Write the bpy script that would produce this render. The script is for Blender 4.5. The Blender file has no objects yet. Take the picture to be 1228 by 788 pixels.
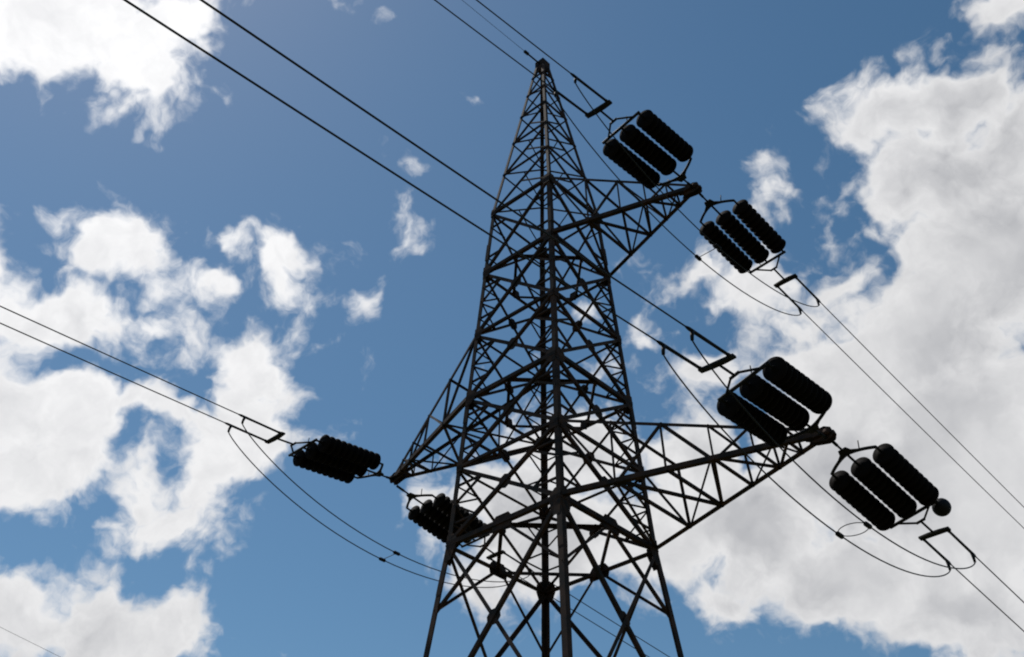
import bpy, math, random
from mathutils import Vector, Matrix
random.seed(7)
R = math.radians
scene = bpy.context.scene
COL = scene.collection
EYE = 1.6                                  # camera height; every height below is measured from the ground

# ------------------------------------------------------------------ camera
cam_d = bpy.data.cameras.new("camera")
cam = bpy.data.objects.new("camera", cam_d)
COL.objects.link(cam)
scene.camera = cam
cam_d.sensor_width = 36.0
cam_d.lens = 36.0 * 1298.9 / 1228.0
cam_d.clip_start = 0.1
cam_d.clip_end = 12000
yaw, pitch, roll = 2.31492, 0.66938, 0.00557
fw = Vector((math.cos(pitch) * math.cos(yaw), math.cos(pitch) * math.sin(yaw), math.sin(pitch)))
rt = fw.cross(Vector((0, 0, 1))).normalized()
up = rt.cross(fw)
rt, up = math.cos(roll) * rt + math.sin(roll) * up, -math.sin(roll) * rt + math.cos(roll) * up
cam.matrix_world = Matrix(((rt.x, up.x, -fw.x, 17.0486), (rt.y, up.y, -fw.y, -20.16554),
                           (rt.z, up.z, -fw.z, EYE), (0, 0, 0, 1)))

# ------------------------------------------------------------------ sun, sky, exposure
SUN_AZ, SUN_EL = 176.0, 62.0
sun_dir = Vector((math.cos(R(SUN_EL)) * math.cos(R(SUN_AZ)), math.cos(R(SUN_EL)) * math.sin(R(SUN_AZ)), math.sin(R(SUN_EL))))
sd = bpy.data.lights.new("sun", 'SUN')
sd.energy = 3.2
sd.angle = R(0.53)
sd.color = (1.0, 0.95, 0.88)
so = bpy.data.objects.new("sun", sd)
COL.objects.link(so)
so.rotation_euler = sun_dir.to_track_quat('Z', 'Y').to_euler()
vs = scene.view_settings
vs.view_transform = 'Standard'
vs.look = 'None'
vs.exposure = 0.0
vs.gamma = 1.0
vs.use_curve_mapping = False
scene.render.engine = 'CYCLES'
scene.cycles.pixel_filter_type = 'BLACKMAN_HARRIS'
scene.cycles.filter_width = 2.0
SKY_STRENGTH = 0.082
CLOUD_STRENGTH = 1.0

CLOUD_BANKS = (  # azimuth, elevation, half width, half height, tilt (degrees), thinness
    (168.05, 49.01, 4.35, 2.64, 29, 0.00),
    (162.55, 48.87, 3.19, 2.18, 13, 0.00),
    (159.81, 50.89, 2.40, 1.72, 42, 0.00),
    (161.65, 47.07, 1.88, 1.46, 1, -0.10),
    (166.78, 46.89, 2.16, 1.17, 16, -0.05),
    (168.86, 46.57, 1.43, 0.95, 28, 0.10),
    (151.23, 54.21, 1.46, 0.36, 11, 0.20),
    (140.88, 43.39, 0.52, 1.48, -2, 0.12),
    (136.08, 50.75, 0.52, 0.38, 3, 0.35),
    (158.54, 39.46, 2.02, 1.53, 2, -0.12),
    (157.74, 38.27, 1.25, 1.16, 17, -0.10),
    (160.58, 35.76, 2.57, 1.22, 9, -0.20),
    (163.17, 35.06, 2.12, 1.36, 19, -0.15),
    (165.03, 37.15, 0.43, 1.59, 21, 0.10),
    (161.57, 37.65, 1.37, 0.64, 35, 0.15),
    (152.67, 38.97, 1.64, 0.68, 1, 0.05),
    (148.38, 40.99, 1.95, 1.11, 21, -0.05),
    (147.69, 39.90, 0.76, 1.21, 10, 0.10),
    (155.70, 40.03, 0.56, 1.42, 26, 0.40),
    (149.94, 37.82, 0.58, 0.43, 11, 0.40),
    (155.23, 36.13, 1.28, 0.63, 4, 0.00),
    (161.70, 31.33, 3.21, 2.56, 16, -0.10),
    (158.28, 31.30, 1.90, 2.45, 14, 0.00),
    (160.70, 27.38, 2.88, 2.05, 14, -0.15),
    (157.45, 28.76, 2.32, 1.78, -8, 0.00),
    (152.42, 35.24, 2.26, 1.01, -9, 0.00),
    (149.30, 35.08, 2.59, 1.62, -0, -0.12),
    (147.36, 34.48, 1.43, 2.15, 9, 0.00),
    (151.40, 33.25, 3.62, 1.60, -5, -0.15),
    (154.69, 32.67, 2.06, 1.08, 13, -0.10),
    (148.56, 31.72, 2.08, 2.12, 9, -0.15),
    (151.01, 29.67, 1.70, 1.84, 10, -0.12),
    (154.16, 28.33, 1.63, 1.98, 27, 0.00),
    (155.25, 25.84, 1.35, 0.98, 43, 0.05),
    (152.55, 26.52, 1.87, 1.07, 25, -0.05),
    (151.56, 27.08, 1.04, 0.82, 9, 0.00),
    (148.38, 36.87, 1.35, 0.47, 25, 0.30),
    (147.58, 36.85, 0.55, 0.52, 9, 0.30),
    (145.32, 33.85, 0.43, 1.21, -3, 0.26),
    (144.63, 36.90, 1.29, 0.39, 43, 0.30),
    (142.59, 39.03, 0.48, 0.96, -3, 0.20),
    (143.84, 37.72, 0.52, 0.30, 48, 0.42),
    (157.81, 21.11, 2.56, 2.08, -0, 0.00),
    (154.53, 20.95, 2.79, 1.73, 9, -0.05),
    (154.21, 22.83, 0.83, 1.18, 9, 0.05),
    (150.66, 22.23, 1.44, 1.22, 39, -0.05),
    (149.50, 21.85, 1.02, 1.58, 7, 0.05),
    (151.20, 20.87, 2.70, 1.40, 7, 0.00),
    (104.24, 46.52, 2.35, 1.71, 0, 0.00),
    (99.80, 45.65, 2.91, 1.98, -14, 0.00),
    (106.51, 46.02, 1.49, 1.22, -19, 0.05),
    (106.51, 48.16, 0.64, 0.31, -40, 0.35),
    (95.80, 48.69, 2.12, 0.68, -24, 0.05),
    (99.73, 48.49, 0.53, 0.83, -36, 0.20),
    (102.93, 42.51, 3.40, 2.82, -21, 0.00),
    (98.10, 43.17, 2.16, 2.73, -25, 0.00),
    (104.71, 42.12, 2.31, 2.44, -19, 0.00),
    (101.65, 38.28, 4.42, 4.42, -20, 0.00),
    (106.25, 39.49, 1.77, 2.03, -38, 0.10),
    (106.72, 35.30, 5.03, 3.28, 1, 0.00),
    (111.88, 34.61, 3.66, 2.30, 9, 0.00),
    (107.02, 28.64, 6.00, 6.43, -13, 0.00),
    (113.13, 29.69, 4.81, 4.16, -10, 0.00),
    (118.84, 27.01, 4.93, 3.14, -16, 0.00),
    (114.75, 24.52, 5.90, 2.44, -15, 0.00),
    (108.83, 22.53, 4.79, 2.40, -9, 0.00),
    (121.68, 30.66, 2.98, 2.57, -5, 0.05),
    (109.54, 42.47, 1.36, 0.59, -0, 0.25),
    (111.33, 41.22, 0.89, 0.67, -14, 0.25),
    (108.25, 40.59, 1.03, 0.92, -16, 0.15),
    (110.78, 38.51, 2.02, 0.93, 7, 0.15),
    (113.92, 36.67, 1.86, 1.49, 10, 0.10),
    (114.58, 43.83, 0.71, 1.19, -12, 0.15),
    (113.58, 42.19, 1.08, 0.34, -23, 0.25),
    (115.38, 43.00, 0.50, 0.60, -12, 0.25),
    (119.09, 40.43, 2.22, 0.78, 2, 0.08),
    (120.31, 39.91, 1.81, 0.61, -23, 0.15),
    (117.12, 39.10, 2.20, 1.37, -30, 0.00),
    (114.74, 39.85, 1.75, 1.15, -11, 0.08),
    (122.86, 37.73, 2.17, 1.31, -6, 0.30),
    (124.64, 36.53, 2.61, 0.96, 6, 0.50),
    (119.32, 36.08, 2.64, 1.21, -8, 0.15),
    (118.74, 33.40, 1.69, 0.95, -7, 0.25),
    (127.73, 39.55, 1.76, 0.88, -23, 0.55),
    (128.47, 36.27, 2.64, 0.70, -12, 0.50),
    (128.16, 31.88, 3.71, 2.09, -2, 0.02),
    (132.28, 29.34, 4.14, 2.24, -10, 0.02),
    (128.86, 27.60, 5.18, 2.98, -1, 0.00),
    (135.27, 29.09, 1.74, 1.72, -28, 0.10),
    (133.93, 25.08, 1.93, 1.42, 1, 0.10),
    (136.37, 26.50, 0.95, 1.10, 2, 0.20),
    (131.32, 25.10, 2.15, 1.25, -0, 0.15),
    (137.24, 28.81, 1.04, 0.77, -37, 0.20),
    (123.54, 27.38, 3.40, 2.53, -4, 0.00),
    (120.25, 23.82, 2.42, 1.25, -30, 0.05),
    (174.56, 57.47, 8.69, 4.16, 28, 0.00),
    (176.14, 33.39, 5.90, 5.39, 28, 0.00),
    (169.23, 23.36, 5.47, 4.68, 17, 0.00),
    (89.87, 34.12, 6.62, 11.62, -27, 0.00),
    (98.64, 19.22, 6.75, 5.27, -12, 0.00),
    (129.04, 11.55, 10.20, 2.46, -0, 0.00),
    (145.18, 12.97, 6.10, 2.13, 3, 0.10),
    (113.28, 12.71, 8.60, 3.12, -4, 0.00),
    (105.75, 65.86, 7.39, 2.95, -25, 0.10),
    (147.72, 69.76, 5.94, 1.90, 14, 0.10),
)
CLOUD_GAPS = (
    (153.54, 31.17, 1.12, 0.42, 6),
    (154.50, 30.37, 0.55, 0.33, 33),
    (157.42, 33.69, 1.87, 0.58, 2),
    (152.09, 33.99, 0.65, 0.30, 12),
    (152.84, 33.43, 0.82, 0.42, -9),
    (145.03, 33.01, 0.34, 0.69, -3),
    (157.48, 24.01, 3.29, 1.18, 15),
    (150.01, 24.24, 3.02, 0.72, -2),
    (140.96, 47.16, 1.72, 1.03, -9),
    (152.76, 30.03, 0.40, 0.83, 11),
    (151.32, 36.94, 1.65, 0.51, 12),
    (154.36, 37.48, 1.37, 0.59, -2),
    (143.57, 35.34, 0.60, 1.74, -3),
    (151.29, 40.88, 0.66, 1.02, 13),
    (112.94, 40.43, 0.82, 0.76, -13),
    (162.03, 36.96, 0.90, 0.20, 19),
    (98.54, 46.95, 1.44, 0.31, -17),
    (160.68, 33.48, 0.97, 0.32, 6),
    (153.57, 34.81, 1.21, 0.76, 13),
)
world = bpy.data.worlds.new("World")
scene.world = world
world.use_nodes = True
nt = world.node_tree
nt.nodes.clear()
NL = nt.links.new


def node(kind, **kw):
    n = nt.nodes.new(kind)
    for k, v in kw.items():
        setattr(n, k, v)
    return n


def setin(n, i, v):
    if isinstance(v, bpy.types.NodeSocket):
        NL(v, n.inputs[i])
    else:
        n.inputs[i].default_value = v


def M(op, a, b=0.0, c=0.0, clamp=False):
    n = node("ShaderNodeMath", operation=op, use_clamp=clamp)
    setin(n, 0, a); setin(n, 1, b); setin(n, 2, c)
    return n.outputs[0]


def VM(op, a, b):
    n = node("ShaderNodeVectorMath", operation=op)
    setin(n, 0, a); setin(n, 1, b)
    return n


def noise(vec, scale, detail, rough, lac=2.0, out=0, dist=0.0):
    n = node("ShaderNodeTexNoise")
    n.noise_dimensions = '3D'
    NL(vec, n.inputs["Vector"])
    n.inputs["Scale"].default_value = scale
    n.inputs["Detail"].default_value = detail
    n.inputs["Roughness"].default_value = rough
    n.inputs["Lacunarity"].default_value = lac
    n.inputs["Distortion"].default_value = dist
    return n.outputs[out]


def remap(v, a, b, c=0.0, d=1.0, smooth=False):
    n = node("ShaderNodeMapRange", interpolation_type='SMOOTHSTEP' if smooth else 'LINEAR', clamp=True)
    setin(n, 0, v)
    for i, x in zip((1, 2, 3, 4), (a, b, c, d)):
        setin(n, i, x)
    return n.outputs[0]


def mixc(f, a, b):
    n = node("ShaderNodeMix", data_type='RGBA')
    setin(n, 0, f); setin(n, 6, a); setin(n, 7, b)
    return n.outputs[2]


ray = node("ShaderNodeTexCoord").outputs["Generated"]       # the direction looked in
warp0 = VM('SUBTRACT', noise(ray, 11.0, 4.0, 0.6, out=1), (0.5, 0.5, 0.5)).outputs[0]
warp = VM('MULTIPLY', warp0, (0.07, 0.07, 0.07)).outputs[0]
p = VM('ADD', ray, warp).outputs[0]
UNIT = 3.0                                                   # degrees per unit of distance to a bank's edge


def bank(az, el, rx, ry, tilt):
    c = Vector((math.cos(R(el)) * math.cos(R(az)), math.cos(R(el)) * math.sin(R(az)), math.sin(R(el))))
    e = Vector((math.sin(R(az)), -math.cos(R(az)), 0))
    n = e.cross(c)
    ex = math.cos(R(tilt)) * e + math.sin(R(tilt)) * n
    ey = -math.sin(R(tilt)) * e + math.cos(R(tilt)) * n
    u = VM('DOT_PRODUCT', look, tuple(ex / R(rx))).outputs["Value"]
    v = VM('DOT_PRODUCT', look, tuple(ey / R(ry))).outputs["Value"]
    return M('SQRT', M('MULTIPLY_ADD', u, u, M('MULTIPLY', v, v)))


def in_turn(v):                                              # the banks are worked through a few at a time
    n = node("ShaderNodeVectorMath", operation='MULTIPLY_ADD')
    NL(v, n.inputs[0])
    n.inputs[1].default_value = (1e-7, 1e-7, 1e-7)
    NL(p, n.inputs[2])
    return n.outputs[0]


field = None
look = p
for i, (az, el, rx, ry, tilt, thin) in enumerate(CLOUD_BANKS):
    if i and i % 8 == 0:
        look = in_turn(field)
    k = (rx * ry) ** 0.5 / UNIT
    s = M('MULTIPLY_ADD', bank(az, el, rx, ry, tilt), k, thin - k)
    field = s if field is None else M('SMOOTH_MIN', field, s, 0.22)
for i, (az, el, rx, ry, tilt) in enumerate(CLOUD_GAPS):
    if i % 8 == 0:
        look = in_turn(field)
    k = (rx * ry) ** 0.5 / UNIT
    s = M('MULTIPLY_ADD', bank(az, el, rx, ry, tilt), -k, k + 0.05)
    field = M('SMOOTH_MAX', field, s, 0.15)

n1 = noise(p, 20.0, 8.0, 0.60)
off = VM('ADD', p, tuple(sun_dir * 0.016)).outputs[0]
n2 = noise(off, 20.0, 5.0, 0.6)
n3 = noise(p, 5.5, 4.0, 0.5)
lob = node("ShaderNodeTexVoronoi", feature='F1')       # rounded billows
NL(p, lob.inputs["Vector"])
lob.inputs["Scale"].default_value = 26.0
lob.inputs["Detail"].default_value = 2.0
lob.inputs["Roughness"].default_value = 0.5
billow = M('SUBTRACT', 0.46, lob.outputs["Distance"])
deep = M('MULTIPLY_ADD', M('MINIMUM', field, 0.0), 1.3, field)   # the heart of a bank is solid, its rim ragged
dens = M('SUBTRACT', M('MULTIPLY', M('SUBTRACT', n1, 0.42), 2.7), deep)
dens = M('MULTIPLY_ADD', billow, 0.8, M('ADD', dens, 0.27))
alpha = remap(dens, -0.22, 0.74, smooth=True)
thick = remap(dens, 0.25, 2.4)
relief = M('SUBTRACT', n1, n2)
near_sun = VM('DOT_PRODUCT', ray, tuple(sun_dir)).outputs["Value"]
glow = remap(near_sun, 0.68, 0.97, 0.0, 1.0)
shade = M('MULTIPLY', thick, remap(n3, 0.36, 0.62, 0.25, 1.0, smooth=True))
shade = M('MULTIPLY', shade, remap(glow, 0.0, 1.0, 0.9, 0.35))
shade = M('ADD', shade, M('MULTIPLY', relief, remap(thick, 0.0, 1.0, 1.0, 0.45)), clamp=True)
ccol = mixc(shade, (0.86, 0.86, 0.87, 1), (0.42, 0.43, 0.46, 1))
gain = remap(glow, 0.0, 1.0, 0.90, 1.18)
sky = node("ShaderNodeTexSky", sky_type='NISHITA')
sky.sun_disc = False
sky.sun_elevation = R(SUN_EL)
sky.sun_rotation = R(90.0 - SUN_AZ)
sky.altitude = 200
sky.air_density = 1.0
sky.dust_density = 0.27
sky.ozone_density = 0.4
bg_sky = node("ShaderNodeBackground")
tint = node("ShaderNodeHueSaturation")
tint.inputs["Hue"].default_value = 0.489
tint.inputs["Saturation"].default_value = 1.2
NL(sky.outputs[0], tint.inputs["Color"])
NL(tint.outputs[0], bg_sky.inputs[0])
bg_sky.inputs[1].default_value = SKY_STRENGTH
bg_cl = node("ShaderNodeBackground")
NL(ccol, bg_cl.inputs[0])
NL(M('MULTIPLY', gain, CLOUD_STRENGTH), bg_cl.inputs[1])
mx = node("ShaderNodeMixShader")
NL(alpha, mx.inputs[0]); NL(bg_sky.outputs[0], mx.inputs[1]); NL(bg_cl.outputs[0], mx.inputs[2])
wo = node("ShaderNodeOutputWorld")
NL(mx.outputs[0], wo.inputs[0])
world.cycles.sampling_method = 'MANUAL'
world.cycles.sample_map_resolution = 256


# ------------------------------------------------------------------ materials
def material(name, c0, c1, scale, rough, spec=0.3, metallic=0.0, bump=0.0):
    m = bpy.data.materials.new(name)
    m.use_nodes = True
    t = m.node_tree
    b = t.nodes["Principled BSDF"]
    tc = t.nodes.new("ShaderNodeTexCoord")
    nz = t.nodes.new("ShaderNodeTexNoise")
    nz.inputs["Scale"].default_value = scale
    nz.inputs["Detail"].default_value = 6
    t.links.new(tc.outputs["Object"], nz.inputs["Vector"])
    r = t.nodes.new("ShaderNodeValToRGB")
    r.color_ramp.elements[0].position = 0.38
    r.color_ramp.elements[1].position = 0.66
    r.color_ramp.elements[0].color = (*c0, 1)
    r.color_ramp.elements[1].color = (*c1, 1)
    t.links.new(nz.outputs[0], r.inputs[0])
    t.links.new(r.outputs[0], b.inputs["Base Color"])
    b.inputs["Roughness"].default_value = rough
    b.inputs["Specular IOR Level"].default_value = spec
    b.inputs["Metallic"].default_value = metallic
    if bump:
        bp = t.nodes.new("ShaderNodeBump")
        bp.inputs["Strength"].default_value = bump
        t.links.new(nz.outputs[0], bp.inputs["Height"])
        t.links.new(bp.outputs[0], b.inputs["Normal"])
    return m


STEEL = material("weathered_steel", (0.026, 0.019, 0.016), (0.075, 0.036, 0.022), 3.0, 0.75, 0.15)
PLATE = material("gusset_steel", (0.028, 0.021, 0.018), (0.075, 0.036, 0.022), 5.0, 0.8, 0.12)
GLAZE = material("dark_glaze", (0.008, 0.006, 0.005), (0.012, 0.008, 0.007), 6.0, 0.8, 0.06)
FITTING = material("forged_fitting", (0.012, 0.011, 0.011), (0.020, 0.016, 0.014), 8.0, 0.65, 0.2)
CABLE = material("aged_aluminium_strand", (0.026, 0.026, 0.028), (0.040, 0.038, 0.037), 4.0, 0.7, 0.2)
CONCRETE = material("concrete", (0.26, 0.25, 0.23), (0.36, 0.34, 0.31), 4.0, 0.9, 0.2, bump=0.2)
GRASS = material("dry_grass_ground", (0.045, 0.055, 0.020), (0.10, 0.085, 0.045), 0.9, 0.95, 0.1, bump=0.4)


# ------------------------------------------------------------------ mesh helpers
class Mesh:
    def __init__(self):
        self.v, self.f, self.smooth = [], [], []

    def add(self, vs, fs, smooth=False):
        o = len(self.v)
        self.v += [tuple(x) for x in vs]
        self.f += [tuple(i + o for i in q) for q in fs]
        self.smooth += [smooth] * len(fs)

    def angle(self, p0, p1, s, th, da, db):
        """an L section whose corner line runs p0 to p1; flanges along da and db"""
        p0, p1 = Vector(p0), Vector(p1)
        ax = (p1 - p0).normalized()
        da = Vector(da); da = (da - ax * da.dot(ax)).normalized()
        db = Vector(db); db = (db - ax * db.dot(ax)).normalized()
        prof = [Vector((0, 0)), Vector((s, 0)), Vector((s, th)), Vector((th, th)), Vector((th, s)), Vector((0, s))]
        a = [p0 + da * q.x + db * q.y for q in prof]
        b = [p1 + da * q.x + db * q.y for q in prof]
        fs = [(i, (i + 1) % 6, (i + 1) % 6 + 6, i + 6) for i in range(6)]
        fs += [(0, 1, 2, 3), (0, 3, 4, 5), (6, 7, 8, 9), (6, 9, 10, 11)]
        self.add(a + b, fs)

    def brace(self, p0, p1, s, n, off=0.0, th=0.012):
        """an angle bar lying on a face of outward normal n, centred on p0-p1, its second flange inward"""
        p0, p1, n = Vector(p0), Vector(p1), Vector(n).normalized()
        ax = (p1 - p0).normalized()
        w = ax.cross(n).normalized()
        if w.z < 0:
            w = -w
        d = n * off - w * s * 0.5
        self.angle(p0 + d, p1 + d, s, th, w, -n)

    def tube(self, pts, r, n=8, cap=True):
        pts = [Vector(q) for q in pts]
        rs = r if isinstance(r, (list, tuple)) else [r] * len(pts)
        t = (pts[1] - pts[0]).normalized()
        ref = Vector((0, 0, 1)) if abs(t.z) < 0.9 else Vector((1, 0, 0))
        u = t.cross(ref).normalized()
        vs = []
        for i, q in enumerate(pts):
            a, b = pts[max(i - 1, 0)], pts[min(i + 1, len(pts) - 1)]
            t = (b - a).normalized()
            u = (u - t * u.dot(t)).normalized()
            w = t.cross(u)
            for k in range(n):
                g = 2 * math.pi * k / n
                vs.append(q + (u * math.cos(g) + w * math.sin(g)) * rs[i])
        fs = []
        for i in range(len(pts) - 1):
            for k in range(n):
                fs.append((i * n + k, i * n + (k + 1) % n, (i + 1) * n + (k + 1) % n, (i + 1) * n + k))
        self.add(vs, fs, True)
        if cap:
            o = len(self.v) - len(vs)
            self.f += [tuple(o + k for k in range(n)), tuple(o + (len(pts) - 1) * n + k for k in range(n))]
            self.smooth += [False, False]

    def lathe(self, prof, base, axis, n=24):
        """prof: (distance along axis, radius)"""
        axis = Vector(axis).normalized()
        ref = Vector((0, 0, 1)) if abs(axis.z) < 0.9 else Vector((1, 0, 0))
        u = axis.cross(ref).normalized(); w = axis.cross(u)
        base = Vector(base)
        vs, fs = [], []
        for d, r in prof:
            for k in range(n):
                g = 2 * math.pi * k / n
                vs.append(base + axis * d + (u * math.cos(g) + w * math.sin(g)) * r)
        for i in range(len(prof) - 1):
            for k in range(n):
                fs.append((i * n + k, i * n + (k + 1) % n, (i + 1) * n + (k + 1) % n, (i + 1) * n + k))
        fs += [tuple(range(n)), tuple((len(prof) - 1) * n + k for k in range(n))]
        self.add(vs, fs, True)

    def plate(self, outline, th, o, ux, uy):
        """a flat plate of a 2-D outline, thickness th, centred on the plane o + ux, uy"""
        ux, uy = Vector(ux).normalized(), Vector(uy)
        uy = (uy - ux * uy.dot(ux)).normalized()
        nn = ux.cross(uy)
        o = Vector(o)
        a = [o + ux * x + uy * y + nn * th / 2 for x, y in outline]
        b = [o + ux * x + uy * y - nn * th / 2 for x, y in outline]
        k = len(outline)
        fs = [tuple(range(k)), tuple(range(2 * k - 1, k - 1, -1))]
        fs += [(i, i + k, (i + 1) % k + k, (i + 1) % k) for i in range(k)]
        self.add(a + b, fs)

    def build(self, name, mat, parent=None):
        me = bpy.data.meshes.new(name)
        me.from_pydata(self.v, [], self.f)
        me.polygons.foreach_set("use_smooth", self.smooth)
        me.update()
        import bmesh
        bm = bmesh.new(); bm.from_mesh(me)
        bmesh.ops.recalc_face_normals(bm, faces=bm.faces)
        bm.to_mesh(me); bm.free()
        me.materials.append(mat)
        o = bpy.data.objects.new(name, me)
        COL.objects.link(o)
        if parent:
            o.parent = parent
        return o


def tag(o, label=None, cat=None, group=None, kind=None):
    for k, v in (("label", label), ("category", cat), ("group", group), ("kind", kind)):
        if v:
            o[k] = v
    return o


def empty(name, loc=(0, 0, 0)):
    o = bpy.data.objects.new(name, None)
    o.location = loc
    o.empty_display_size = 0.3
    COL.objects.link(o)
    return o


# ------------------------------------------------------------------ ground
g = Mesh()
ring_r = [0, 12, 30, 80, 250, 900, 3000, 9000]
nseg = 64
vs, fs = [], []
for r_ in ring_r[1:]:
    for k in range(nseg):
        a = 2 * math.pi * k / nseg
        h = 0.0 if r_ < 50 else min(6.0, r_ * 0.004) * (math.sin(a * 3 + r_) + math.sin(a * 5 - r_)) * 0.5
        vs.append((r_ * math.cos(a), r_ * math.sin(a), h - 0.004))
vs.append((0, 0, -0.004))
c_ = len(vs) - 1
for k in range(nseg):
    fs.append((c_, k, (k + 1) % nseg))
for i in range(len(ring_r) - 2):
    for k in range(nseg):
        fs.append((i * nseg + k, (i + 1) * nseg + k, (i + 1) * nseg + (k + 1) % nseg, i * nseg + (k + 1) % nseg))
g.add(vs, fs)
tag(g.build("ground", GRASS), kind="structure")

# ------------------------------------------------------------------ lattice tower
# the arms reach along X, the line runs along Y; heights from the ground
Z0, Z1, Z2, Z3, Z4, Z5, Z6 = [EYE + z for z in (13.405, 15.773, 18.123, 20.519, 23.053, 25.745, 33.710)]
A0, A5, A6 = 2.0, 1.294, 0.185
FOOT = 0.25


def half(z):
    if z < Z0:
        return A0 + 0.1036 * (Z0 - z)
    if z < Z5:
        return A0 + (A5 - A0) * (z - Z0) / (Z5 - Z0)
    return A5 + (A6 - A5) * (z - Z5) / (Z6 - Z5)


SG = {'N': (1, -1), 'R': (1, 1), 'L': (-1, -1), 'F': (-1, 1)}


def cor(c, z):
    a = half(z)
    return Vector((SG[c][0] * a, SG[c][1] * a, z))


FACES = (('N', 'R', (1, 0, 0)), ('R', 'F', (0, 1, 0)), ('F', 'L', (-1, 0, 0)), ('L', 'N', (0, -1, 0)))


def lerp(a, b, t):
    return a + (b - a) * t


tower = tag(empty("lattice_tower"), "tall dark steel lattice transmission tower with three crossarms against the cloudy sky", "pylon")
legs = {}
for c, (sx, sy) in SG.items():
    m = Mesh()
    for za, zb, s in ((FOOT, Z0, 0.165), (Z0, Z2, 0.15), (Z2, Z5, 0.135), (Z5, Z6, 0.10)):
        m.angle(cor(c, za), cor(c, zb + (0.12 if zb < Z6 else 0)), s, 0.020, (-sx, 0, 0), (0, -sy, 0))
    # splice covers where the sections meet
    for z, s in ((Z0 - 1.1, 0.17), (Z2 - 0.5, 0.155), (Z4 + 0.9, 0.14)):
        o = Vector((sx, sy, 0)) * 0.010
        m.angle(cor(c, z - 0.35) + o, cor(c, z + 0.35) + o, s, 0.012, (-sx, 0, 0), (0, -sy, 0))
    legs[c] = m.build("leg", STEEL, tower)
    f = Mesh()
    b = cor(c, FOOT)
    f.add([b + Vector((x * w, y * w, z)) for z, w in ((-0.6, 0.75), (-0.02, 0.42)) for x, y in ((-1, -1), (1, -1), (1, 1), (-1, 1))],
          [(0, 1, 2, 3), (4, 5, 6, 7)] + [(i, (i + 1) % 4, (i + 1) % 4 + 4, i + 4) for i in range(4)])
    f.build("footing", CONCRETE, legs[c])


def gusset(c, z, w, h, drop=0.0):
    """two plates, one on each face meeting at the leg"""
    sx, sy = SG[c]
    m = Mesh()
    for ux in (Vector((-sx, 0, 0)), Vector((0, -sy, 0))):
        n = Vector((0, sy, 0)) if ux.x else Vector((sx, 0, 0))
        ax = (cor(c, z + 0.4) - cor(c, z - 0.4)).normalized()
        o = cor(c, z) + n * 0.014
        out = [(0.0, -h - drop), (0.22, -h - drop), (w, -h * 0.35), (w, h * 0.45), (0.2, h), (0.0, h)]
        m.plate(out, 0.014, o, ux, ax)
    m.build("gusset_plate", PLATE, legs[c])


for c in SG:
    gusset(c, Z0, 0.36, 0.28, 0.24 if c != 'F' else 0.05)
    gusset(c, Z2, 0.36, 0.26)
    gusset(c, Z4, 0.34, 0.24)
for c, z in (('N', Z5), ('R', Z5), ('L', Z3), ('F', Z3), ('N', Z1), ('R', Z1)):
    gusset(c, z, 0.30, 0.22)
for c in 'LF':
    gusset(c, Z1, 0.22, 0.16); gusset(c, Z5, 0.22, 0.16)
for c in 'NR':
    gusset(c, Z3, 0.22, 0.16)


def horizontal(c1, c2, z, s, n, off=0.0):
    m = Mesh()
    m.brace(cor(c1, z), cor(c2, z), s, n, off)
    m.build("horizontal_brace", STEEL, tower)


def diag(p, q, s, n, off, plate_at=None):
    m = Mesh()
    m.brace(p, q, s, n, off)
    if plate_at is not None:
        ax = (q - p).normalized()
        m.plate([(-0.19, -0.1), (-0.1, -0.2), (0.1, -0.2), (0.19, -0.1), (0.19, 0.1), (0.1, 0.2), (-0.1, 0.2), (-0.19, 0.1)],
                0.012, plate_at - Vector(n) * 0.035, ax, Vector(n).cross(ax))
    m.build("diagonal_brace", STEEL, tower)


def cross_point(a, za, zb):
    wa, wb = half(za), half(zb)
    return wa / (wa + wb)          # share of the way from za to zb where the two diagonals cross


def panel(za, zb, c1, c2, n, s, plates, lace, ls=0.055):
    """crossed diagonals between heights za < zb on the face c1-c2, with the lighter bars inside them"""
    n = Vector(n)
    a1, a2, b1, b2 = cor(c1, za), cor(c2, za), cor(c1, zb), cor(c2, zb)
    t = cross_point(0, za, zb)
    x = lerp(a1, b2, t)
    diag(a1, b2, s, n, 0.016, x if plates else None)
    diag(a2, b1, s, n, -0.024)
    if not lace:
        return
    off = -0.03 - 0.004 * random.random()

    def bar(name, p, q, o):
        m = Mesh()
        m.brace(p, q, ls, n, o)
        m.build(name, STEEL, tower)

    for ca, cb, a, b, ao, bo in ((c1, c2, a1, b1, a2, b2), (c2, c1, a2, b2, a1, b1)):
        lo, hi = lerp(a, bo, t * 0.5), lerp(x, b, 0.5)       # middles of the half diagonals on this leg's side
        lm = cor(ca, lerp(za, zb, t))
        zl, zh = lerp(za, zb, t * 0.5), lerp(za, zb, t + (1 - t) * 0.5)
        if lace >= 1:
            bar("short_brace", cor(ca, zl), lo, off)
            bar("short_brace", cor(ca, zh), hi, off)
        if lace >= 2:
            bar("strut", lm, lo, off - 0.012)
            bar("strut", lm, hi, off - 0.012)
    if lace >= 3:
        mid = (b1 + b2) / 2
        bar("hanger", lerp(x, b1, 0.5), mid, off - 0.02)
        bar("hanger", lerp(x, b2, 0.5), mid, off - 0.02)


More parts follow.
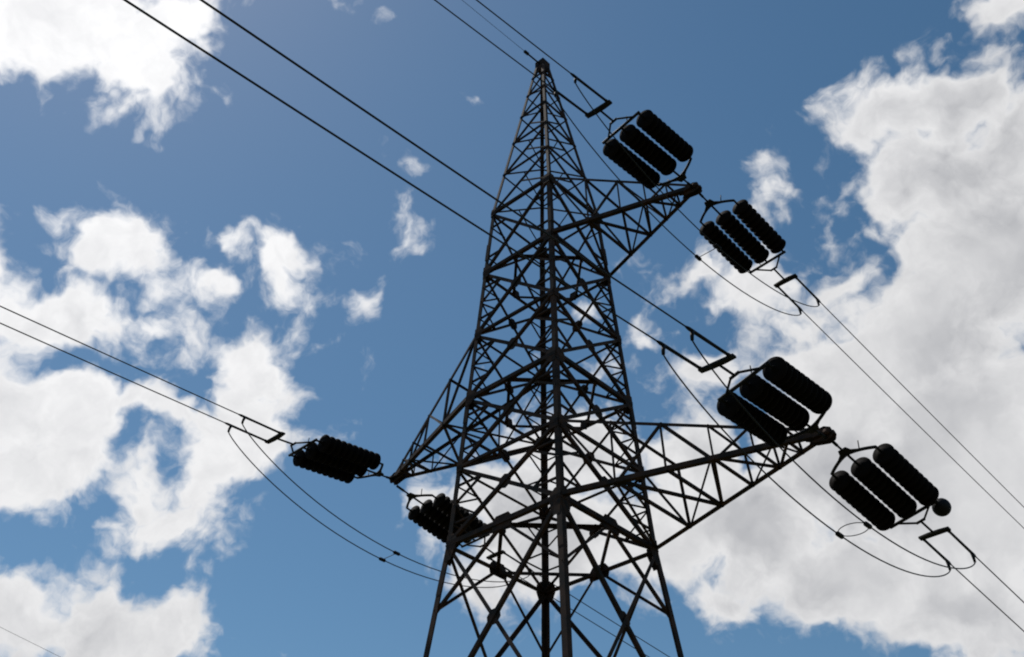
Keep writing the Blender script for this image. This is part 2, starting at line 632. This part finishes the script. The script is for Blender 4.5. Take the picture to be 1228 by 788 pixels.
for c1, c2, n in FACES:
    for z, s in ((Z0, 0.13), (Z1, 0.09), (Z2, 0.125), (Z3, 0.09), (Z4, 0.12), (Z5, 0.10)):
        horizontal(c1, c2, z, s, n, 0.03)
    for za, zb, s, pl, lc in ((Z0, Z1, 0.10, True, 2), (Z1, Z2, 0.095, True, 2), (Z2, Z3, 0.09, True, 2),
                              (Z3, Z4, 0.09, True, 2), (Z4, Z5, 0.085, False, 1)):
        panel(za, zb, c1, c2, n, s, pl, lc)
    # spread base
    ZB = Z0 - 6.2
    panel(ZB, Z0, c1, c2, n, 0.105, True, 0, 0.075)
    horizontal(c1, c2, ZB, 0.15, n, 0.03)
    panel(FOOT + 0.3, ZB, c1, c2, n, 0.14, True, 0, 0.08)
    # hanging V from the belt to the legs
    mid = (cor(c1, Z0) + cor(c2, Z0)) / 2
    for c in (c1, c2):
        m = Mesh()
        m.brace(mid, cor(c, Z0 - 1.9), 0.08, n, -0.05)
        m.build("hanger", STEEL, tower)
    m = Mesh()
    m.plate([(-0.32, -0.22), (0.32, -0.22), (0.38, 0.0), (0.22, 0.2), (-0.22, 0.2), (-0.38, 0.0)], 0.014,
            mid - Vector(n) * 0.012, (cor(c2, Z0) - cor(c1, Z0)), (0, 0, 1))
    m.build("joint_plate", PLATE, tower)

# flat diamonds of plan bracing inside the body
for z, s in ((Z0, 0.10), (Z2, 0.09), (Z4, 0.09)):
    mids = [(cor(c1, z) + cor(c2, z)) / 2 for c1, c2, n in FACES]
    for i in range(4):
        m = Mesh()
        m.brace(mids[i], mids[(i + 1) % 4], s, (0, 0, 1), -0.05 - 0.014 * (i % 2))
        m.plate([(-0.2, -0.12), (0.2, -0.12), (0.14, 0.16), (-0.14, 0.16)], 0.012,
                mids[i] - Vector(FACES[i][2]) * 0.10, cor(FACES[i][1], z) - cor(FACES[i][0], z), (0, 0, 1))
        m.build("plan_brace", STEEL, tower)

# tapering top section: belts and one rising bar in each bay
zs = [Z5]
for k in range(6):
    zs.append(zs[-1] + (Z6 - Z5) * (0.235, 0.205, 0.18, 0.15, 0.13, 0.10)[k])
for i in range(6):
    za, zb = zs[i], zs[i + 1]
    for c1, c2, n in FACES:
        if i < 5:
            horizontal(c1, c2, zb, 0.06 if i < 3 else 0.05, n, 0.02)
        lo, hi = {('L', 'N'): ('L', 'N'), ('N', 'R'): ('R', 'N'), ('R', 'F'): ('R', 'F'), ('F', 'L'): ('L', 'F')}[(c1, c2)]
        m = Mesh()
        m.brace(cor(lo, za + 0.05), cor(hi, zb - 0.05), 0.06 if i < 3 else 0.05, n, -0.02)
        m.build("diagonal_brace", STEEL, tower)
        if i < 3:
            m = Mesh()
            m.brace(cor(hi, za + 0.05), lerp(cor(lo, za), cor(hi, zb), 0.5), 0.042, n, -0.03)
            m.build("tie_bar", STEEL, tower)

# cap of the peak
m = Mesh()
w = 0.20
m.add([(x * w, y * w, Z6 + z) for z in (-0.22, 0.20) for x, y in ((-1, -1), (1, -1), (1, 1), (-1, 1))],
      [(0, 1, 2, 3), (4, 5, 6, 7)] + [(i, (i + 1) % 4, (i + 1) % 4 + 4, i + 4) for i in range(4)])
m.plate([(-0.25, -0.12), (0.25, -0.12), (0.25, 0.06), (0.1, 0.24), (-0.1, 0.24), (-0.25, 0.06)], 0.03, (0, 0, Z6), (0, 1, 0), (0, 0, 1))
m.build("peak_cap", PLATE, tower)

# ------------------------------------------------------------------ crossarms
TIPS = {}


def crossarm(c1, c2, zl, zu, reach, sx, bays):
    arm = empty("crossarm", (sx * half(zl), 0, zl))
    arm.parent = tower
    inv = arm.matrix_basis.inverted()
    tip = Vector((sx * reach, 0, zl))
    TIPS[(c1, c2)] = tip

    def part(m, name, mat):
        m.v = [tuple(inv @ Vector(q)) for q in m.v]
        return m.build(name, mat, arm)

    tl = {c1: tip + Vector((0, SG[c1][1] * 0.10, 0)), c2: tip + Vector((0, SG[c2][1] * 0.10, 0))}
    tu = {c: q + Vector((-sx * 0.05, 0, 0.16)) for c, q in tl.items()}
    low = {c: (cor(c, zl), tl[c]) for c in (c1, c2)}
    upp = {c: (cor(c, zu), tu[c]) for c in (c1, c2)}
    for c in (c1, c2):
        sy = SG[c][1]
        m = Mesh(); m.angle(low[c][0], low[c][1], 0.13, 0.014, (0, -sy, 0), (0, 0, 1)); part(m, "chord", STEEL)
        m = Mesh(); m.angle(upp[c][0], upp[c][1], 0.085, 0.012, (0, -sy, 0), (0, 0, -1)); part(m, "chord", STEEL)
    cuts = [0.0] + list(bays)
    for k in range(len(cuts)):
        t = cuts[k]
        L1, L2 = lerp(*low[c1], t), lerp(*low[c2], t)
        U1, U2 = lerp(*upp[c1], t), lerp(*upp[c2], t)
        nx = cuts[k + 1] if k + 1 < len(cuts) else None
        ws = 0.075 if t < 0.5 else 0.06
        if k:
            m = Mesh(); m.brace(L1, L2, ws, (0, 0, -1), 0.0); part(m, "web_brace", STEEL)
            m = Mesh(); m.brace(U1, U2, ws * 0.85, (0, 0, 1), 0.0); part(m, "web_brace", STEEL)
            for c, Lq, Uq in ((c1, L1, U1), (c2, L2, U2)):
                m = Mesh(); m.brace(Lq, Uq, ws * 0.85, (0, SG[c][1], 0), 0.012); part(m, "web_brace", STEEL)
        if nx is not None:
            M1, M2 = lerp(*low[c1], nx), lerp(*low[c2], nx)
            V1, V2 = lerp(*upp[c1], nx), lerp(*upp[c2], nx)
            a, b = (L1, M2) if k % 2 else (L2, M1)
            m = Mesh(); m.brace(a, b, ws, (0, 0, -1), -0.016); part(m, "web_brace", STEEL)
            for c, Uq, Mq, Lq, Vq in ((c1, U1, M1, L1, V1), (c2, U2, M2, L2, V2)):
                pq = (Uq, Mq) if k % 2 == 0 else (Lq, Vq)
                m = Mesh(); m.brace(pq[0], pq[1], ws * 0.85, (0, SG[c][1], 0), -0.014); part(m, "web_brace", STEEL)
    # heavy plates gathering the chords at the tip
    m = Mesh()
    for y in (-0.085, 0.085):
        m.plate([(-0.50, 0.0), (-0.42, 0.17), (0.0, 0.21), (0.15, 0.13), (0.19, 0.0), (0.14, -0.13), (0.0, -0.17), (-0.3, -0.10)],
                0.022, tip + Vector((0, y, 0)), (sx, 0, 0), (0, 0, 1))
    m.plate([(-0.36, -0.17), (0.05, -0.2), (0.18, -0.1), (0.18, 0.1), (0.05, 0.2), (-0.36, 0.17)], 0.022, tip + Vector((0, 0, -0.012)), (sx, 0, 0), (0, 1, 0))
    for y in (-1, 1):
        m.lathe([(0.0, 0.07), (0.1, 0.07)], tip + Vector((sx * 0.06, y * 0.09, 0)), (0, y, 0), 12)
    part(m, "tip_plate", PLATE)
    return tip


TIP_UP = crossarm('N', 'R', Z4, Z5, 5.783, 1, (0.27, 0.50, 0.68, 0.83))
TIP_LEFT = crossarm('L', 'F', Z2, Z3, 6.662, -1, (0.30, 0.56, 0.76, 0.89))
TIP_LOW = crossarm('N', 'R', Z0, Z1, 8.242, 1, (0.22, 0.42, 0.60, 0.75, 0.87))
# ------------------------------------------------------------------ insulator sets
PITCH, DISCS = 0.226, 10
S0 = 1.24                                   # where a string begins, measured from the arm tip
S1 = S0 + PITCH * DISCS
SPREAD = 0.605                               # between neighbouring strings
disc_m = Mesh()
disc_m.lathe([(0.0, 0.06), (0.012, 0.11), (0.035, 0.12), (0.045, 0.18), (0.065, 0.24), (0.090, 0.270), (0.128, 0.275), (0.146, 0.258),
              (0.142, 0.21), (0.160, 0.195), (0.152, 0.17), (0.164, 0.14), (0.16, 0.07), (0.222, 0.035)], (0, 0, 0), (0, 1, 0), 28)
disc_proto = None


def insulator_set(tip, sign, slope, label, ball=False, lower=0.0, roll=0.0):
    """three strings side by side between two yokes, running out along the line from an arm tip"""
    global disc_proto
    root = empty("insulator_set", tip + Vector((0, sign * 0.10, -lower)))
    root.rotation_euler = (-slope, -sign * roll, 0 if sign > 0 else math.pi)   # the set hangs a little twisted
    tag(root, label, "insulator", "triple insulator sets at the crossarm tips")
    B = lambda: Mesh()
    m = B()                                  # links from the arm to the first yoke
    m.tube([(0, -0.02, 0), (0, 0.30, 0)], 0.040, 8)
    m.tube([(0, 0.26, 0), (0, 0.62, 0)], 0.028, 8)
    m.plate([(-0.10, 0.50), (0.10, 0.50), (0.17, 0.72), (-0.17, 0.72)], 0.03, (0, 0, 0), (1, 0, 0), (0, 1, 0))
    m.build("shackle", FITTING, root)
    m = B()                                  # first yoke: a bowed bar
    bow = [(x, 0.72 + 0.30 * (abs(x) / SPREAD) ** 1.6, 0) for x in [SPREAD * (i / 8 - 1) for i in range(17)]]
    m.tube(bow, 0.040, 8)
    for x in (-0.17, 0.17):
        m.tube([(x * 0.8, 0.66, 0), (x * 2.0, 0.72 + 0.30 * (0.34 / SPREAD) ** 1.6, 0)], 0.022, 6)
    m.tube([(0.28, 0.82, 0), (0.36, 0.74, 0.20)], 0.014, 6)
    m.build("yoke", FITTING, root)
    for i in (-1, 0, 1):
        x = i * SPREAD
        y0 = 0.72 + (0.30 if i else 0.0)
        m = B()
        m.tube([(x, y0 - 0.02, 0), (x, S0 + 0.01, 0)], 0.032, 8)
        m.tube([(x, S0 - 0.02, 0), (x, S1 + 0.02, 0)], 0.026, 8)
        m.tube([(x, S1, 0), (x, S1 + 0.24, 0)], 0.032, 8)
        st = m.build("insulator_string", FITTING, root)
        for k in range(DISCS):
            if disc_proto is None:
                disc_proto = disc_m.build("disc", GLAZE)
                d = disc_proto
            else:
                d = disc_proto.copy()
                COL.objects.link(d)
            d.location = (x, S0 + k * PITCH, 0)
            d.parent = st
    m = B()                                  # second yoke, drawing the strings together
    yb = S1 + 0.22
    m.tube([(-SPREAD - 0.05, yb, 0), (SPREAD + 0.05, yb, 0)], 0.042, 8)
    m.tube([(-SPREAD * 0.75, yb, 0), (-0.10, yb + 0.36, 0)], 0.028, 6)
    m.tube([(SPREAD * 0.75, yb, 0), (0.10, yb + 0.36, 0)], 0.028, 6)
    m.tube([(-0.12, yb + 0.36, 0), (0.12, yb + 0.36, 0)], 0.036, 6)
    m.tube([(-0.22, yb, 0), (-0.28, yb - 0.02, 0.22)], 0.014, 6)
    m.build("yoke", FITTING, root)
    m = B()
    m.tube([(0, yb + 0.34, 0), (0, 4.72, 0)], 0.030, 8)
    m.build("link_rod", FITTING, root)
    m = B()
    m.plate([(-0.40, -0.07), (0.40, -0.07), (0.40, 0.07), (0.14, 0.10), (-0.14, 0.10), (-0.40, 0.07)], 0.05, (0, 4.76, 0), (math.cos(roll), 0, -sign * math.sin(roll)), (0, -1, 0))
    m.build("yoke_plate", FITTING, root)
    if ball:
        m = B()
        prof = [(0.225 - 0.225 * math.cos(math.pi * i / 14), max(0.004, 0.225 * math.sin(math.pi * i / 14))) for i in range(15)]
        m.lathe(prof, (SPREAD + 0.02, yb + 0.05, -0.02), (0, 1, 0), 24)
        m.tube([(SPREAD + 0.02, yb - 0.04, 0), (SPREAD + 0.02, yb + 0.12, -0.02)], 0.045, 8)
        m.build("round_weight", FITTING, root)
    mat = Matrix.Translation(root.location) @ root.rotation_euler.to_matrix().to_4x4()
    return mat @ Vector((0, 4.76, 0)), mat


SETS = {}
for key, tip, sign, slope, lower, roll, ball, label in (
        ("upper_near", TIP_UP, -1, 0.165, 0.0, R(13), False, "black triple insulator set closest to the tower peak, above the upper crossarm"),
        ("upper_far", TIP_UP, 1, 0.105, 0.0, R(5), False, "black triple insulator set with scalloped discs sloping down from the upper crossarm tip"),
        ("lower_near", TIP_LOW, -1, 0.130, 0.10, R(16), False, "black triple insulator set hiding part of the longest crossarm's tip end"),
        ("lower_far", TIP_LOW, 1, 0.130, 0.04, R(12), True, "black triple insulator set with a round dark ball at one end"),
        ("left_near", TIP_LEFT, -1, 0.135, 0.05, R(1), False, "compact black insulator set alone against clear blue sky beside the left crossarm tip"),
        ("left_far", TIP_LEFT, 1, 0.150, 0.22, R(1), False, "black insulator set partly hidden behind the tower's left leg")):
    SETS[key] = insulator_set(tip, sign, slope, label, ball, lower, roll)

# ------------------------------------------------------------------ conductors
HALF = 0.33
SPAN = 170.0
CL = 1.55                                   # length of the clamp on each conductor


def conductor(start, sign, slope, label, group):
    def at(d):
        return Vector((start.x, start.y + sign * d, start.z - slope * d * (1 - d / SPAN)))
    ds = [0, 0.5, 1, 1.5, 2, 3, 4, 5, 6.5, 8, 10, 12, 14, 16, 18, 20, 23, 26, 30, 34, 38, 43, 48, 54, 60, 68, 76, 85, 95, 105, 118, 130, 145, 160, SPAN]
    m = Mesh()
    m.tube([at(d) for d in ds], 0.0165, 8)
    w = m.build("conductor_wire", CABLE)
    tag(w, label, "power line", group)
    m = Mesh()
    m.tube([at(d) for d in (-0.02, 0.12, 0.14, 0.6, CL - 0.1, CL)], [0.042, 0.042, 0.034, 0.034, 0.038, 0.022], 10)
    c = m.build("tension_clamp", FITTING, w)
    lug_top = at(CL - 0.22)
    lug = lug_top + Vector((0, sign * 0.05, -0.24))
    m = Mesh()
    m.tube([lug_top, lug_top + Vector((0, sign * 0.04, -0.14)), lug], [0.045, 0.038, 0.034], 8)
    m.build("jumper_lug", FITTING, c)
    return lug


LUGS = {}
WIRES = (
    ("upper_near", -1, 0.160, (("higher of two overhead wires passing just beside the tower peak", 1),
                               ("lower of two overhead wires passing across the tower's narrow top section", -1)), "twin wires from the upper crossarm"),
    ("upper_far", 1, 0.075, (("upper wire of the pair descending over the grey cloud from the scalloped insulators", 1),
                             ("lower wire of the pair descending over the grey cloud from the scalloped insulators", -1)), "twin wires from the upper crossarm"),
    ("lower_near", -1, 0.104, (("upper of two long wires slanting past the bright white cloud to the tower body", 1),
                               ("lower of two long wires slanting past the bright white cloud to the tower body", -1)), "twin wires from the lower crossarm"),
    ("lower_far", 1, 0.105, (("upper wire leaving the insulator set with the ball", 1),
                             ("lower wire leaving the insulator set with the ball", -1)), "twin wires from the lower crossarm"),
    ("left_near", -1, 0.050, (("upper wire of the pair above the big left cloud", 1),
                              ("lower wire of the pair above the big left cloud", -1)), "twin wires from the left crossarm"),
    ("left_far", 1, 0.100, (("upper thin wire running behind the tower's lower bracing", 1),
                            ("lower thin wire running behind the tower's lower bracing", -1)), "twin wires from the left crossarm"))
for key, sign, slope, pair, group in WIRES:
    c, mat = SETS[key]
    for label, s in pair:
        LUGS[(key, s)] = conductor(c + Vector((s * HALF, 0, 0)), sign, slope, label, group)


# ------------------------------------------------------------------ jumper loops under the arm tips
def jumper(a, b, depth, label, group, k=0.8):
    pts = []
    n = 40
    for i in range(n + 1):
        u = -math.cos(math.pi * i / n)
        t = (u + 1) / 2
        q = lerp(a, b, t)
        q.z -= depth * (1 - u * u) ** k
        pts.append(q)
    m = Mesh()
    m.tube(pts, 0.0165, 8)
    tag(m.build("jumper_wire", CABLE), label, "jumper cable", group)
    return pts


JUMP = {}
for arm, depth, labels in (("upper", 1.55, ("outer slack jumper wire looping under the upper crossarm", "inner slack jumper wire looping under the upper crossarm")),
                           ("lower", 1.40, ("outer slack jumper wire in the loop below the longest crossarm", "inner slack jumper wire in the loop below the longest crossarm")),
                           ("left", 1.62, ("inner slack jumper wire hanging below the left crossarm tip", "outer slack jumper wire hanging below the left crossarm tip"))):
    for s, lab in zip((1, -1), labels):
        JUMP[(arm, s)] = jumper(LUGS[(arm + "_near", s)], LUGS[(arm + "_far", s)], depth, lab, "slack jumper wires")
    q1, q2 = JUMP[(arm, 1)][20], JUMP[(arm, -1)][20]
    m = Mesh()
    if arm == "lower":
        c = (q1 + q2) / 2
        rr = (q1 - q2).length / 2
        m.tube([c + Vector((math.cos(2 * math.pi * i / 28) * rr, math.sin(2 * math.pi * i / 28) * rr * 0.85, 0.02)) for i in range(29)], 0.010, 6)
    else:
        m.tube([q1, q2], 0.011, 6)
    o = m.build("spacer", FITTING)
    tag(o, {"upper": "small spacer joining the jumper wires under the upper crossarm",
            "lower": "thin ring spacer joining the jumper wires below the longest crossarm",
            "left": "small spacer joining the jumper wires in the blue sky left of the tower"}[arm], "spacer", "jumper spacers")
    for q in (q1, q2):
        m = Mesh()
        m.tube([q + Vector((0, -0.13, 0)), q + Vector((0, -0.1, 0)), q + Vector((0, 0.1, 0)), q + Vector((0, 0.13, 0))], [0.03, 0.055, 0.055, 0.03], 10)
        m.build("spacer_clamp", FITTING, o)

# ------------------------------------------------------------------ earth wire at the peak, and a distant line
m = Mesh()
p0 = Vector((0, -0.25, Z6 + 0.02))
pts = [p0 + Vector((0, -d, -0.10 * d * (1 - d / SPAN))) for d in (0, 1, 2, 4, 6, 9, 12, 16, 20, 26, 34, 45, 60, 80, 105, 135, SPAN)]
m.tube(pts, 0.009, 6)
ew = tag(m.build("earth_wire", CABLE), "faint thin wire rising away from the stub on the tower peak", "earth wire")
m = Mesh()
m.tube([pts[0] + Vector((0, 0.1, 0)), lerp(pts[0], pts[1], 0.72)], 0.034, 8)
m.tube([lerp(pts[0], pts[1], 0.58), lerp(pts[0], pts[1], 0.78)], 0.062, 10)
m.build("tension_clamp", FITTING, ew)

a, b = Vector((-42.294, 2.791, 24 + EYE)), Vector((-43.748, 7.117, 24 + EYE))
d = (b - a).normalized()
m = Mesh()
m.tube([a + d * s + Vector((0, 0, 0.0004 * s * s)) for s in range(-90, 121, 6)], 0.010, 6)
tag(m.build("distant_wire", CABLE), "very faint thin wire crossing the lowest left cloud", "power line")
